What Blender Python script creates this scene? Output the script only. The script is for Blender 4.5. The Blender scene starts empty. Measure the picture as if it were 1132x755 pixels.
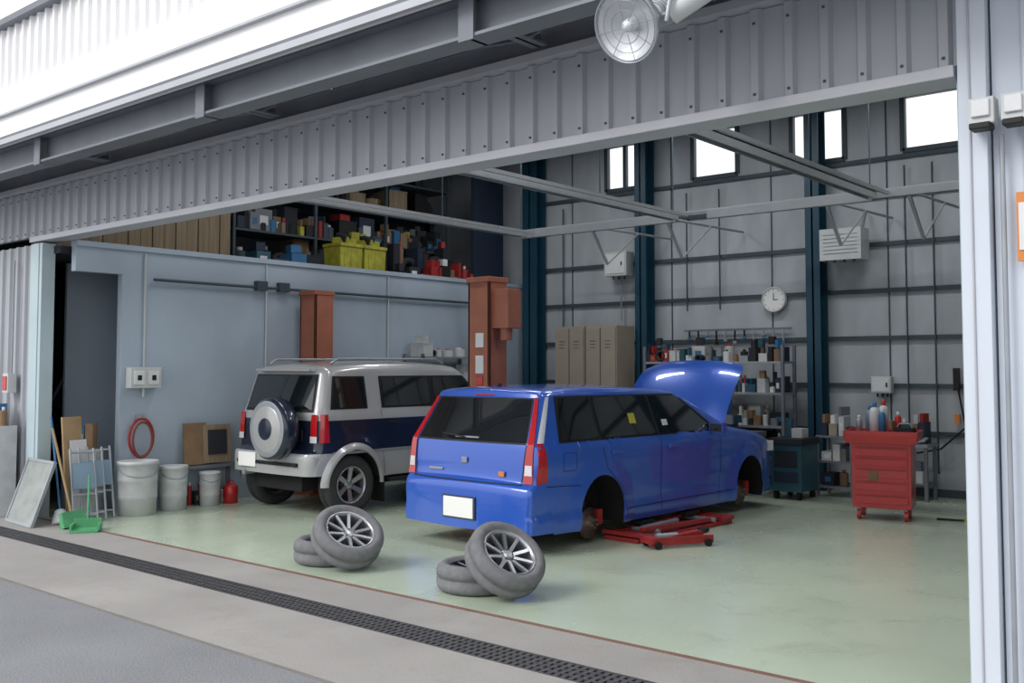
import bpy, bmesh, math, random
import numpy as np
from mathutils import Matrix, Vector, Euler
random.seed(7)
scene = bpy.context.scene
scene.view_settings.view_transform = 'Standard'
scene.view_settings.exposure = 0.0

# ------------------------------------------------------------ materials
def lin(c):
    o = []
    for v in c:
        v /= 255.0
        o.append(v/12.92 if v <= 0.04045 else ((v+0.055)/1.055)**2.4)
    return tuple(o)+(1.0,)

def mat(name, rgb, rough=0.6, metal=0.0, var=0.12, scale=4.0, bump=0.0, coat=0.0, bscale=60.0, emit=0.0, stretch=None):
    m = bpy.data.materials.new(name); m.use_nodes = True
    nt = m.node_tree; b = nt.nodes['Principled BSDF']
    c = lin(rgb)
    b.inputs['Roughness'].default_value = rough
    b.inputs['Metallic'].default_value = metal
    if coat: 
        b.inputs['Coat Weight'].default_value = coat
        b.inputs['Coat Roughness'].default_value = 0.03
    tc = nt.nodes.new('ShaderNodeTexCoord')
    vec = tc.outputs['Object']
    if stretch:
        mp = nt.nodes.new('ShaderNodeMapping'); mp.inputs['Scale'].default_value = stretch
        nt.links.new(vec, mp.inputs['Vector']); vec = mp.outputs['Vector']
    n = nt.nodes.new('ShaderNodeTexNoise'); n.inputs['Scale'].default_value = scale
    n.inputs['Detail'].default_value = 5.0
    nt.links.new(vec, n.inputs['Vector'])
    r = nt.nodes.new('ShaderNodeValToRGB')
    r.color_ramp.elements[0].position = 0.3; r.color_ramp.elements[1].position = 0.7
    r.color_ramp.elements[0].color = tuple(x*(1-var) for x in c[:3])+(1,)
    r.color_ramp.elements[1].color = tuple(min(1, x*(1+var)) for x in c[:3])+(1,)
    nt.links.new(n.outputs['Fac'], r.inputs['Fac'])
    nt.links.new(r.outputs['Color'], b.inputs['Base Color'])
    if bump:
        n2 = nt.nodes.new('ShaderNodeTexNoise'); n2.inputs['Scale'].default_value = bscale
        nt.links.new(tc.outputs['Object'], n2.inputs['Vector'])
        bp = nt.nodes.new('ShaderNodeBump'); bp.inputs['Strength'].default_value = bump
        bp.inputs['Distance'].default_value = 0.01
        nt.links.new(n2.outputs['Fac'], bp.inputs['Height'])
        nt.links.new(bp.outputs['Normal'], b.inputs['Normal'])
    if emit:
        b.inputs['Emission Color'].default_value = c
        b.inputs['Emission Strength'].default_value = emit
    return m

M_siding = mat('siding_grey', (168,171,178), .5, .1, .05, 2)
M_flange = mat('flange_grey', (182,184,190), .5, .1, .05, 3)
M_white = mat('white_siding', (240,240,241), .5, 0, .03, 2)
M_rwall = mat('pale_blue_siding', (205,213,224), .5, 0, .04, 2)
M_post = mat('post_paint', (178,196,202), .45, 0, .05, 3)
M_steel = mat('dark_steel', (118,122,130), .5, .15, .1, 3)
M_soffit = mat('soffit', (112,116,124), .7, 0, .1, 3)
M_back = mat('back_wall_panel', (174,180,186), .6, 0, .16, 1.6, stretch=(1.6,1.6,.5))
M_left = mat('left_wall_paint', (166,180,194), .5, 0, .09, 1.2, stretch=(1,1,.6))
M_girt = mat('girt', (62,76,84), .6, 0, .1, 5)
M_bluecol = mat('blue_column_paint', (22,66,86), .45, 0, .1, 5)
M_ceil = mat('ceiling', (70,74,80), .8, 0, .1, 2)
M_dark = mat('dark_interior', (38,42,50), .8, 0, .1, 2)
M_black = mat('black_plastic', (16,16,18), .6, 0, .1, 10)
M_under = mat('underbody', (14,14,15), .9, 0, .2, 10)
M_rubber = mat('dusty_rubber', (114,115,118), .85, 0, .14, 18, .2)
M_rubber2 = mat('rubber', (46,46,48), .8, 0, .14, 18, .2)
M_rim = mat('alloy', (178,180,186), .3, .8, .05, 6)
M_rimd = mat('alloy_dark', (80,82,88), .35, .8, .08, 6)
M_disc = mat('brake_disc', (105,88,80), .45, .6, .3, 20)
M_glass = mat('car_glass', (22,26,30), .05, 0, .1, 2, coat=1)
M_blue = mat('blue_paint', (44,92,194), .30, .15, .03, 2, coat=1)
M_red = mat('red_paint', (186,38,38), .38, 0, .08, 5, coat=.3)
M_redd = mat('worn_red_paint', (158,44,44), .5, 0, .2, 12)
M_lampred = mat('red_lamp', (180,26,30), .15, 0, .05, 5, coat=1)
M_lampwh = mat('clear_lamp', (215,215,220), .15, 0, .05, 5, coat=1)
M_plate = mat('plate_white', (240,240,238), .5, 0, .02, 5)
M_lift = mat('lift_orange', (160,98,76), .5, 0, .12, 5)
M_galv = mat('galvanised', (158,163,170), .4, .4, .08, 6)
M_rail = mat('rail_steel', (164,168,172), .45, .3, .06, 6)
M_beige = mat('locker_beige', (158,148,134), .5, 0, .06, 4)
M_box = mat('panel_box', (196,200,200), .5, 0, .05, 4)
M_card = mat('cardboard', (132,106,80), .8, 0, .15, 6)
M_board = mat('brown_board', (138,122,98), .75, 0, .2, 3, stretch=(6,6,.4))
M_wood = mat('wood', (166,140,104), .7, 0, .15, 5)
M_yel = mat('yellow_plastic', (172,168,58), .55, 0, .25, 9)
M_bluep = mat('blue_plastic', (52,112,156), .5, 0, .12, 5)
M_green = mat('green_plastic', (84,160,112), .5, 0, .12, 5)
M_teal = mat('teal_machine', (46,88,104), .5, 0, .12, 5)
M_whitep = mat('white_plastic', (218,220,222), .5, 0, .06, 5)
M_offw = mat('scuffed_white',(192,195,196),.6,0,.12,7)
M_navyp = mat('navy_panel', (34,46,66), .6, 0, .1, 5)
M_orange = mat('orange_sign', (214,130,60), .5, 0, .05, 5)
M_lampglass = mat('flood_glass', (226,230,232), .2, .1, .10, 30, .5, bscale=90)
M_reflm = mat('reflector_metal',(224,226,229),.38,.7,.05,20)
M_filltube = mat('fill_tube', (255,255,250), .5, 0, .0, 1, emit=3)  # glowing tubes of the added fill fittings
M_pad = mat('blue_pad', (120,145,165), .5)

def ground_mat(name, rgb, rough, var, s1, spots=0.0, bump=.2, scuff=0.0, scuffcol=(120,118,110)):
    m = mat(name, rgb, rough, 0, var, s1, bump, bscale=120)
    nt = m.node_tree; b = nt.nodes['Principled BSDF']
    ramp = [n for n in nt.nodes if n.type=='VALTORGB'][0]
    tc = [n for n in nt.nodes if n.type=='TEX_COORD'][0]
    n = nt.nodes.new('ShaderNodeTexNoise'); n.inputs['Scale'].default_value = 90; n.inputs['Detail'].default_value=3
    nt.links.new(tc.outputs['Object'], n.inputs['Vector'])
    r2 = nt.nodes.new('ShaderNodeValToRGB'); r2.color_ramp.elements[0].position=.35; r2.color_ramp.elements[1].position=.65
    r2.color_ramp.elements[0].color=(1-spots,)*3+(1,); r2.color_ramp.elements[1].color=(1,1,1,1)
    nt.links.new(n.outputs['Fac'], r2.inputs['Fac'])
    mx = nt.nodes.new('ShaderNodeMix'); mx.data_type='RGBA'; mx.blend_type='MULTIPLY'; mx.inputs[0].default_value=1
    nt.links.new(ramp.outputs['Color'], mx.inputs[6]); nt.links.new(r2.outputs['Color'], mx.inputs[7])
    out = mx.outputs[2]
    if scuff:
        n3 = nt.nodes.new('ShaderNodeTexNoise'); n3.inputs['Scale'].default_value=2.3; n3.inputs['Detail'].default_value=9; n3.inputs['Roughness'].default_value=.72; n3.inputs['Distortion'].default_value=.6
        nt.links.new(tc.outputs['Object'], n3.inputs['Vector'])
        r3 = nt.nodes.new('ShaderNodeValToRGB'); r3.color_ramp.elements[0].position=.52; r3.color_ramp.elements[1].position=.72
        r3.color_ramp.elements[0].color=(0,0,0,1); r3.color_ramp.elements[1].color=(scuff,)*3+(1,)
        nt.links.new(n3.outputs['Fac'], r3.inputs['Fac'])
        m3 = nt.nodes.new('ShaderNodeMix'); m3.data_type='RGBA'
        nt.links.new(r3.outputs['Color'], m3.inputs[0]); nt.links.new(out, m3.inputs[6]); m3.inputs[7].default_value=lin(scuffcol)
        out = m3.outputs[2]
        ma = nt.nodes.new('ShaderNodeMath'); ma.operation='MULTIPLY_ADD'; ma.inputs[1].default_value=.35; ma.inputs[2].default_value=rough
        nt.links.new(r3.outputs['Color'], ma.inputs[0]); nt.links.new(ma.outputs[0], b.inputs['Roughness'])
    nt.links.new(out, b.inputs['Base Color'])
    return m
M_asph = ground_mat('asphalt', (138,140,144), .9, .08, 1.5, .35, .4)
M_conc = ground_mat('apron_concrete', (158,155,152), .85, .10, 1.2, .16, .2, .4, (128,124,120))
M_floor = ground_mat('green_epoxy', (186,199,179), .22, .10, .8, .02, .03, .55, (140,148,134))
M_grate = mat('grate', (84,84,88), .6, .5, .2, 20)
M_kerb = mat('kerb_joint', (120,116,112), .9, 0, .1, 4)
M_thr = mat('threshold_red',(120,90,80),.8)

def twotone():
    m = bpy.data.materials.new('two_tone_paint'); m.use_nodes=True
    nt=m.node_tree; b=nt.nodes['Principled BSDF']
    tc=nt.nodes.new('ShaderNodeTexCoord'); sp=nt.nodes.new('ShaderNodeSeparateXYZ')
    nt.links.new(tc.outputs['Object'], sp.inputs[0])
    g=nt.nodes.new('ShaderNodeMath'); g.operation='GREATER_THAN'; g.inputs[1].default_value=.70
    l=nt.nodes.new('ShaderNodeMath'); l.operation='LESS_THAN'; l.inputs[1].default_value=1.06
    mu=nt.nodes.new('ShaderNodeMath'); mu.operation='MULTIPLY'
    nt.links.new(sp.outputs['Z'], g.inputs[0]); nt.links.new(sp.outputs['Z'], l.inputs[0])
    nt.links.new(g.outputs[0], mu.inputs[0]); nt.links.new(l.outputs[0], mu.inputs[1])
    mx=nt.nodes.new('ShaderNodeMix'); mx.data_type='RGBA'
    mx.inputs[6].default_value=lin((176,177,178)); mx.inputs[7].default_value=lin((28,38,60))
    nt.links.new(mu.outputs[0], mx.inputs[0]); nt.links.new(mx.outputs[2], b.inputs['Base Color'])
    b.inputs['Roughness'].default_value=.28; b.inputs['Metallic'].default_value=.2
    b.inputs['Coat Weight'].default_value=.8; b.inputs['Coat Roughness'].default_value=.05
    return m
M_two = twotone()
M_silver = mat('silver_paint', (176,177,178), .3, .2, .03, 3, coat=.7)
M_navy = mat('navy_paint', (28,38,60), .3, .1, .03, 3, coat=.7)

# ------------------------------------------------------------ mesh builder
class MB:
    def __init__(s): s.v=[]; s.f=[]; s.mi=[]; s.sm=[]; s.mats=[]
    def add(s, vs, fs, m, smooth=False, X=None):
        if m not in s.mats: s.mats.append(m)
        k=s.mats.index(m); o=len(s.v)
        for p in vs:
            p=Vector(p)
            if X is not None: p = X @ p
            s.v.append(p)
        for f in fs:
            s.f.append([i+o for i in f]); s.mi.append(k); s.sm.append(smooth)
        return s
    def hexa(s, p, m, X=None):
        return s.add(p, [(0,3,2,1),(4,5,6,7),(0,1,5,4),(1,2,6,5),(2,3,7,6),(3,0,4,7)], m, False, X)
    def box(s, c, d, m, rot=None, taper=(1,1), X=None):
        x,y,z=[q/2 for q in d]; tx,ty=taper
        p=[(-x,-y,-z),(x,-y,-z),(x,y,-z),(-x,y,-z),(-x*tx,-y*ty,z),(x*tx,-y*ty,z),(x*tx,y*ty,z),(-x*tx,y*ty,z)]
        T=Matrix.Translation(c)
        if rot: T = T @ Euler(rot).to_matrix().to_4x4()
        if X is not None: T = X @ T
        return s.hexa(p, m, T)
    def bb(s, x0,x1,y0,y1,z0,z1,m):
        return s.box(((x0+x1)/2,(y0+y1)/2,(z0+z1)/2),(abs(x1-x0),abs(y1-y0),abs(z1-z0)),m)
    def revolve(s, prof, m, X=None, seg=28, smooth=True):
        vs=[];fs=[]
        for i in range(seg):
            a=2*math.pi*i/seg
            for r,h in prof: vs.append((r*math.cos(a),r*math.sin(a),h))
        n=len(prof)
        for i in range(seg):
            j=(i+1)%seg
            for k in range(n-1):
                fs.append((i*n+k,j*n+k,j*n+k+1,i*n+k+1))
        return s.add(vs,fs,m,smooth,X)
    def cyl(s, p0,p1,r,m,r2=None,seg=20,caps=True):
        p0=Vector(p0);p1=Vector(p1); d=p1-p0; L=d.length
        X=Matrix.Translation(p0) @ d.to_track_quat('Z','Y').to_matrix().to_4x4()
        r2=r if r2 is None else r2
        s.revolve([(r,0),(r2,L)],m,X,seg)
        if caps:
            for rr,h in ((r,0),(r2,L)):
                s.add([(rr*math.cos(2*math.pi*i/seg),rr*math.sin(2*math.pi*i/seg),h) for i in range(seg)],
                      [tuple(range(seg))],m,False,X)
        return s
    def tube(s, pts, r, m, seg=8):
        for a,b in zip(pts[:-1],pts[1:]): s.cyl(a,b,r,m,seg=seg)
        return s
    def grid(s, P, m, smooth=True, X=None):
        nu=len(P);nv=len(P[0]); vs=[p for row in P for p in row]
        fs=[(i*nv+j,(i+1)*nv+j,(i+1)*nv+j+1,i*nv+j+1) for i in range(nu-1) for j in range(nv-1)]
        return s.add(vs,fs,m,smooth,X)
    def finish(s, name, parent=None, bevel=0, merge=0, loc=None, rot=None, recalc=True):
        me=bpy.data.meshes.new(name); me.from_pydata([tuple(p) for p in s.v],[],s.f)
        for m in s.mats: me.materials.append(m)
        for p,k,q in zip(me.polygons,s.mi,s.sm): p.material_index=k; p.use_smooth=q
        if merge or recalc:
            bm=bmesh.new(); bm.from_mesh(me)
            if merge: bmesh.ops.remove_doubles(bm,verts=bm.verts,dist=merge)
            if recalc: bmesh.ops.recalc_face_normals(bm,faces=bm.faces)
            bm.to_mesh(me); bm.free()
        o=bpy.data.objects.new(name,me); scene.collection.objects.link(o)
        if loc: o.location=loc
        if rot: o.rotation_euler=rot
        if parent: o.parent=parent
        if bevel:
            b=o.modifiers.new('bev','BEVEL'); b.width=bevel; b.segments=2; b.limit_method='ANGLE'; b.angle_limit=math.radians(50)
        return o
def empty(name, loc=(0,0,0), rot=(0,0,0)):
    e=bpy.data.objects.new(name,None); e.location=loc; e.rotation_euler=rot; scene.collection.objects.link(e); return e

def ribbed(x0,x1,z0,z1,y,m,name,pitch=.2,depth=.03,face=-1,screws=None):
    mb=MB(); pts=[]; x=x0
    while x<x1-1e-6:
        for dx,dd in ((0,0),(pitch*.62,0),(pitch*.70,1),(pitch*.92,1)):
            if x+dx<x1: pts.append((x+dx, y+face*depth*dd))
        x+=pitch
    pts.append((x1,y))
    P=[[(a,b,z0) for a,b in pts],[(a,b,z1) for a,b in pts]]
    mb.grid(P,m,False)
    yb=y-face*.06
    mb.grid([[(x0,yb,z0),(x1,yb,z0)],[(x0,yb,z1),(x1,yb,z1)]],m,False)
    for z in (z0,z1):
        vs=[(a,b,z) for a,b in pts]+[(x1,yb,z),(x0,yb,z)]
        mb.add(vs,[tuple(range(len(vs)))],m)
    if screws:
        x=x0+pitch*.81
        while x<x1:
            for z in screws: mb.box((x,y+face*(depth+.004),z),(.013,.008,.013),M_girt)
            x+=pitch
    return mb.finish(name)

YF=5.03; YB=13.2; XL=-10.70; XR=-1.37; H=3.08; ZC=5.6; PX=-10.97
# ---------------- ground and shell
MB().bb(-60,40,-30,3.40,-.1,0,M_asph).finish('ground_asphalt')
MB().bb(-60,40,3.40,3.43,-.1,.002,M_kerb).finish('trim_1')
mb=MB(); mb.bb(-60,40,3.43,4.25,-.1,0,M_conc); mb.bb(-60,40,4.51,YF,-.1,0,M_conc); mb.bb(-60,40,4.25,4.51,-.14,-.05,M_dark)
mb.finish('ground_apron')
mb=MB()
x=-14.0
while x<2:
    mb.bb(x,x+.028,4.26,4.50,-.035,0.0,M_grate); x+=.05
for y in (4.256,4.32,4.38,4.44,4.503): mb.bb(-14,2,y-.006,y+.006,-.03,.003,M_grate)
mb.finish('drain_grate')
MB().bb(-13.6,1.6,YF,YB+.1,-.1,0,M_floor).finish('floor')
MB().bb(PX,XR,YF-.03,YF+.01,-.05,.004,M_thr).finish('trim_2')

wins=[(-9.06,-8.35),(-7.47,-6.72),(-5.88,-5.11),(-4.33,-3.58),(-2.75,-2.0)]
zb,zt=4.50,5.24
mb=MB(); mb.bb(-13.6,1.6,YB,YB+.1,0,zb,M_back); mb.bb(-13.6,1.6,YB,YB+.1,zt,ZC,M_back)
xs=[-13.6]+[v for w in wins for v in w]+[1.6]
for i in range(0,len(xs),2): mb.bb(xs[i],xs[i+1],YB,YB+.1,zb,zt,M_back)
mb.finish('wall_back')
mb=MB()
for z in (.80,1.41,2.04,2.67,3.29,3.93,4.43,5.32):
    mb.bb(-10.6,1.5,YB-.05,YB,z-.028,z+.028,M_girt)
for x in [ -9.75,-7.85,-6.2,-4.55,-3.3,-2.1]:
    mb.bb(x-.008,x+.008,YB-.015,YB,0,ZC,M_girt)
mb.bb(-10.6,1.5,YB-.04,YB,0,.1,M_girt)
mb.finish('trim_3')
for i,(a,b) in enumerate(wins):
    mb=MB(); t=.035
    mb.bb(a-.03,a+t,YB-.03,YB+.05,zb,zt,M_girt); mb.bb(b-t,b+.03,YB-.03,YB+.05,zb,zt,M_girt)
    mb.bb(a,b,YB-.03,YB+.05,zb-.03,zb+t,M_girt); mb.bb(a,b,YB-.03,YB+.05,zt-t,zt+.03,M_girt)
    if i in (0,2): mb.bb((a+b)/2-.03,(a+b)/2+.03,YB-.02,YB+.05,zb,zt,M_girt)
    mb.finish('window_%d'%(i+1))
def hcol(x,y,z0,z1,name,w=.2,d=.26,m=M_bluecol):
    mb=MB(); mb.bb(x-w/2,x+w/2,y-d/2,y-d/2+.02,z0,z1,m); mb.bb(x-w/2,x+w/2,y+d/2-.02,y+d/2,z0,z1,m)
    mb.bb(x-.012,x+.012,y-d/2,y+d/2,z0,z1,m); mb.bb(x-w/2-.03,x+w/2+.03,y-d/2-.03,y+d/2,z0,z0+.02,m)
    return mb.finish(name)
for x in (-8.22,-5.46,-2.7): hcol(x,13.0,0,ZC,'steel_column')
hcol(-10.42,13.0,0,ZC,'steel_column',w=.3)

mb=MB(); mb.bb(XL-.1,XL,5.78,YB,0,3.0,M_left); mb.bb(XL-.1,XL,YF+.2,5.78,2.72,3.0,M_left)
mb.bb(XL-.12,XL+.03,YF+.2,YB,3.0,3.06,M_left)
mb.finish('wall_left')
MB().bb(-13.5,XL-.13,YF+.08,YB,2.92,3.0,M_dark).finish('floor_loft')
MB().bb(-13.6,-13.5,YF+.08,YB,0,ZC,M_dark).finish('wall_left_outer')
MB().bb(1.5,1.6,YF+.08,YB,0,ZC,M_back).finish('wall_right')
mb=MB(); mb.bb(-13.7,1.7,YF-.0,YB+.1,ZC,ZC+.12,M_ceil)
mb.finish('ceiling')
mb=MB()
for x in (-10.98,-8.22,-5.46,-2.7):
    mb.bb(x-.08,x+.08,YF+.1,YB-.14,ZC-.3,ZC-.28,M_bluecol); mb.bb(x-.01,x+.01,YF+.1,YB-.14,ZC-.3,ZC,M_bluecol)
mb.finish('ceiling_beam')
mb=MB(); mb.bb(-11.75,-11.7,5.62,7.2,0,2.9,M_left); mb.finish('door_1')
mb=MB(); 
for k in range(8): mb.box((-12.3,5.45+.12*k,.2+.24*k),(.9,.24,.03),M_navyp)
mb.cyl((-11.86,5.35,.9),(-11.86,6.4,2.85),.025,M_navyp); mb.box((-12.72,5.9,1.0),(.05,1.4,.2),M_navyp,rot=(1.1,0,0))
mb.finish('staircase')

# ---------------- front facade
ribbed(-16,PX-.3,0,H-.05,YF,M_siding,'wall_front_left')
ribbed(-16,XR-.01,H+.04,3.64,YF,M_siding,'wall_front',screws=(3.16,3.56))
ribbed(-1.23,4,0,3.80,YF,M_rwall,'wall_front_right',screws=(2.5,1.6))
ribbed(-16,4,3.92,ZC+.1,YF,M_white,'wall_front_upper')
mb=MB()
mb.bb(PX-.28,PX,YF-.05,YF+.1,0,H-.05,M_post); mb.bb(PX-.22,PX-.06,YF-.06,YF-.05,0,H-.05,M_post)
mb.finish('door_post',bevel=.008)
mb=MB(); mb.bb(XR,XR+.13,YF-.06,YF+.15,0,3.80,M_rwall); mb.bb(XR-.012,XR,YF-.03,YF+.0,0,H-.05,M_post); mb.bb(XR+.05,XR+.06,YF-.07,YF-.06,0,3.8,M_flange)
mb.finish('door_post',bevel=.006)
mb=MB()
mb.bb(PX-.28,XR-.013,YF-.07,YF+.15,H-.03,H+.03,M_flange)
mb.bb(PX-.28,XR-.013,YF+.07,YF+.09,H+.03,H+.5,M_steel)
mb.finish('door_lintel',bevel=.004)
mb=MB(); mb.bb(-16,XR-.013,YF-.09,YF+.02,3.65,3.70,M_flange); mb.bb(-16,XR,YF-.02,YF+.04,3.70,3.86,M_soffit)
mb.finish('trim_4')
can=empty('entrance_canopy')
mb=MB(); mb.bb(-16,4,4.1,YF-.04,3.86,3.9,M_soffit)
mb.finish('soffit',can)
mb=MB()
yb_=4.32
mb.bb(-16,4,yb_-.09,yb_+.09,3.60,3.62,M_steel); mb.bb(-16,4,yb_-.09,yb_+.09,3.84,3.86,M_steel); mb.bb(-16,4,yb_-.01,yb_+.01,3.62,3.84,M_steel)
for x in (-12.2,-9.46,-6.7,-3.9,-1.0):
    mb.bb(x-.012,x+.012,yb_-.09,yb_+.09,3.60,3.86,M_steel)
    mb.bb(x-.06,x+.06,yb_,YF-.1,3.72,3.735,M_steel); mb.bb(x-.01,x+.01,yb_,YF-.1,3.72,3.86,M_steel)
    mb.bb(x-.06,x+.06,yb_-.1,yb_-.09,3.58,3.88,M_steel)
    mb.cyl((x+.1,yb_+.05,3.83),(x+2.6,YF-.1,3.80),.012,M_steel,seg=6)
mb.finish('frame',can)
mb=MB(); mb.bb(-16,4,4.12,4.2,3.84,4.38,M_white); mb.bb(-16,4,4.09,4.13,3.82,3.87,M_flange); mb.bb(-16,4,4.08,4.12,4.1,4.12,M_flange)
mb.bb(-16,4,4.06,4.2,5.0,5.06,M_steel)
mb.finish('fascia_band',can)
o=ribbed(-16,4,4.38,5.0,4.16,M_white,'fascia_cladding',pitch=.16); o.parent=can

# floodlight
fl=empty('floodlight',(-2.64,4.02,3.325)); fl.scale=(1.16,1.16,1.16)
mb=MB()
d=Vector((-.05,-.82,-.42)).normalized()
X=d.to_track_quat('Z','Y').to_matrix().to_4x4()
mb.revolve([(.04,-.20),(.07,-.17),(.11,-.10),(.15,-.02),(.158,0),(.156,.008),(.150,.006),(.143,-.002)],M_galv,X,40)
mb.revolve([(0.001,-.06),(.04,-.055),(.09,-.035),(.13,-.012),(.148,-.002)],M_reflm,X,40)
mb.revolve([(.001,.0),(.025,-.005),(.03,-.03),(.03,-.06)],M_lampglass,X,20)
for r_ in (.07,.11,.143): mb.revolve([(r_-.002,.004),(r_,.007),(r_+.002,.004),(r_,.001),(r_-.002,.004)],M_galv,X,40)
for a in range(8):
    c,s_=math.cos(a*math.pi/4),math.sin(a*math.pi/4)
    mb.cyl(X@Vector((.03*c,.03*s_,.004)),X@Vector((.15*c,.15*s_,.004)),.002,M_galv,seg=4)
mb.revolve([(.001,-.36),(.05,-.36),(.055,-.34),(.055,-.22),(.04,-.20)],M_box,X,20)
for k in range(5): mb.revolve([(.055,-.33+.025*k),(.066,-.328+.025*k),(.066,-.322+.025*k),(.055,-.32+.025*k)],M_galv,X,20)
mb.finish('reflector',fl)
mb=MB()
mb.tube([(-.16,.06,.0),(-.17,.09,.14),(.17,.09,.14),(.16,.06,.0)],.011,M_galv)
mb.cyl((0,.09,.14),(0,.18,.22),.016,M_galv)
mb.cyl((.14,.14,.06),(.30,.16,.13),.045,M_box); mb.cyl((.30,.16,.13),(.33,.163,.146),.052,M_galv); mb.cyl((.05,.14,.06),(.14,.14,.06),.02,M_galv)
mb.finish('bracket',fl)

for x,w in ((-1.24,.115),(-1.10,.11)):
    mb=MB(); mb.box((x,4.905,2.84),(w,.09,.125),M_box); mb.box((x,4.875,2.765),(w*.8,.09,.03),M_black); mb.box((x,4.855,2.85),(w*.7,.02,.08),M_whitep)
    mb.finish('electrical_box',bevel=.006)
mb=MB(); mb.box((-1.06,4.985,2.30),(.13,.02,.32),M_orange); mb.box((-1.06,4.972,2.30),(.11,.008,.22),M_whitep); mb.finish('wall_sign')
mb=MB(); mb.cyl((-1.18,4.975,2.74),(-1.18,4.975,0.0),.012,M_galv,seg=8); mb.finish('conduit_pipe')

# ---------------- door tracks
mb=MB()
for x in (-9.1,-6.55,-4.0,-1.5):
    mb.bb(x-.05,x+.05,5.25,11.1,3.62,3.635,M_rail); mb.bb(x-.05,x-.035,5.25,11.1,3.55,3.635,M_rail); mb.bb(x+.035,x+.05,5.25,11.1,3.55,3.635,M_rail)
    mb.bb(x+.16,x+.19,5.25,11.1,3.58,3.62,M_rail)
    for y in (7.5,9.4,11.05):
        mb.cyl((x,y,3.63),(x,y,ZC),.008,M_girt,seg=6)
mb.finish('door_track')
mb=MB()
mb.bb(-9.2,-6.6,11.12,11.2,3.54,3.64,M_rail); mb.bb(-6.1,-4.0,11.12,11.2,3.54,3.64,M_rail); mb.bb(-4.0,1.4,11.12,11.18,3.56,3.64,M_rail)
mb.bb(-9.2,-1.4,11.17,11.2,3.64,3.67,M_rail)
for x in (-7.9,-6.7,-4.55,-3.6):
    mb.cyl((x,11.15,3.56),(x+.05,11.45,3.1),.022,M_rail,seg=8); mb.cyl((x,11.15,3.6),(x+.08,13.14,3.62),.018,M_rail,seg=8); mb.cyl((x+.05,11.45,3.1),(x+.07,12.2,3.6),.012,M_rail,seg=8)
mb.finish('overhead_crossbar')

def fill_lamp(x,y,e):  # unseen ceiling fitting with area light, added to brighten the interior
    r=empty('added_fill_lamp',(x,y,ZC-.36))
    mb=MB(); mb.box((0,0,.04),(1.3,.22,.06),M_whitep); mb.cyl((-.6,.05,-.01),(.6,.05,-.01),.016,M_filltube,seg=10); mb.cyl((-.6,-.05,-.01),(.6,-.05,-.01),.016,M_filltube,seg=10)
    mb.cyl((-.4,0,.07),(-.4,0,.36),.01,M_galv,seg=6); mb.cyl((.4,0,.07),(.4,0,.36),.01,M_galv,seg=6)
    mb.finish('fill_batten',r)
    L=bpy.data.lights.new('fill_light','AREA'); L.shape='RECTANGLE'; L.size=1.3; L.size_y=.3; L.energy=e; L.color=(.98,.99,1)
    lo=bpy.data.objects.new('fill_light',L); lo.location=(0,0,-.04); lo.parent=r; scene.collection.objects.link(lo)
for x in (-9.0,-6.2,-3.4):
    for y in (7.4,10.8): fill_lamp(x,y,33)
fill_lamp(-12,8.5,6)  # weaker added fill above the loft

# ---------------- two post lift
for x,sgn in ((-10.38,1),(-7.36,-1)):
    mb=MB()
    mb.bb(-.16,.16,-.14,-.11,0,2.62,M_lift); mb.bb(-.16,-.13,-.14,.16,0,2.62,M_lift); mb.bb(.13,.16,-.14,.16,0,2.62,M_lift)
    mb.bb(-.12,.12,.05,.08,0,2.6,M_dark)
    mb.bb(-.17,.17,-.16,.18,2.60,2.66,M_lift); mb.bb(-.2,.2,-.24,.24,0,.03,M_lift)
    mb.bb(-.13,.13,-.1,.1,.25,.75,M_black)
    mb.box((0,-.36,.20),(.10,.45,.08),M_lift); mb.box((0,.38,.20),(.10,.45,.08),M_lift)
    mb.cyl((0,-.54,.24),(0,-.54,.30),.06,M_black); mb.cyl((0,.56,.24),(0,.56,.30),.06,M_black)
    if x>-8:
        mb.box((.27,.02,2.30),(.24,.22,.44),M_lift); mb.cyl((.27,.02,2.08),(.27,.02,1.95),.07,M_lift)
        mb.box((.02,-.145,1.95),(.12,.012,.16),M_whitep); mb.box((.02,-.145,1.68),(.12,.012,.2),M_whitep); mb.box((.02,-.146,1.5),(.1,.012,.1),M_red)
    mb.finish('vehicle_lift_post',bevel=.006,loc=(x,8.33,0))

# ============================================================ CARS
def chaikin(p,n):
    for _ in range(n):
        q=[p[0]]
        for a,b in zip(p[:-1],p[1:]):
            q.append((a[0]*.75+b[0]*.25,a[1]*.75+b[1]*.25)); q.append((a[0]*.25+b[0]*.75,a[1]*.25+b[1]*.75))
        q.append(p[-1]); p=q
    return p

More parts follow.
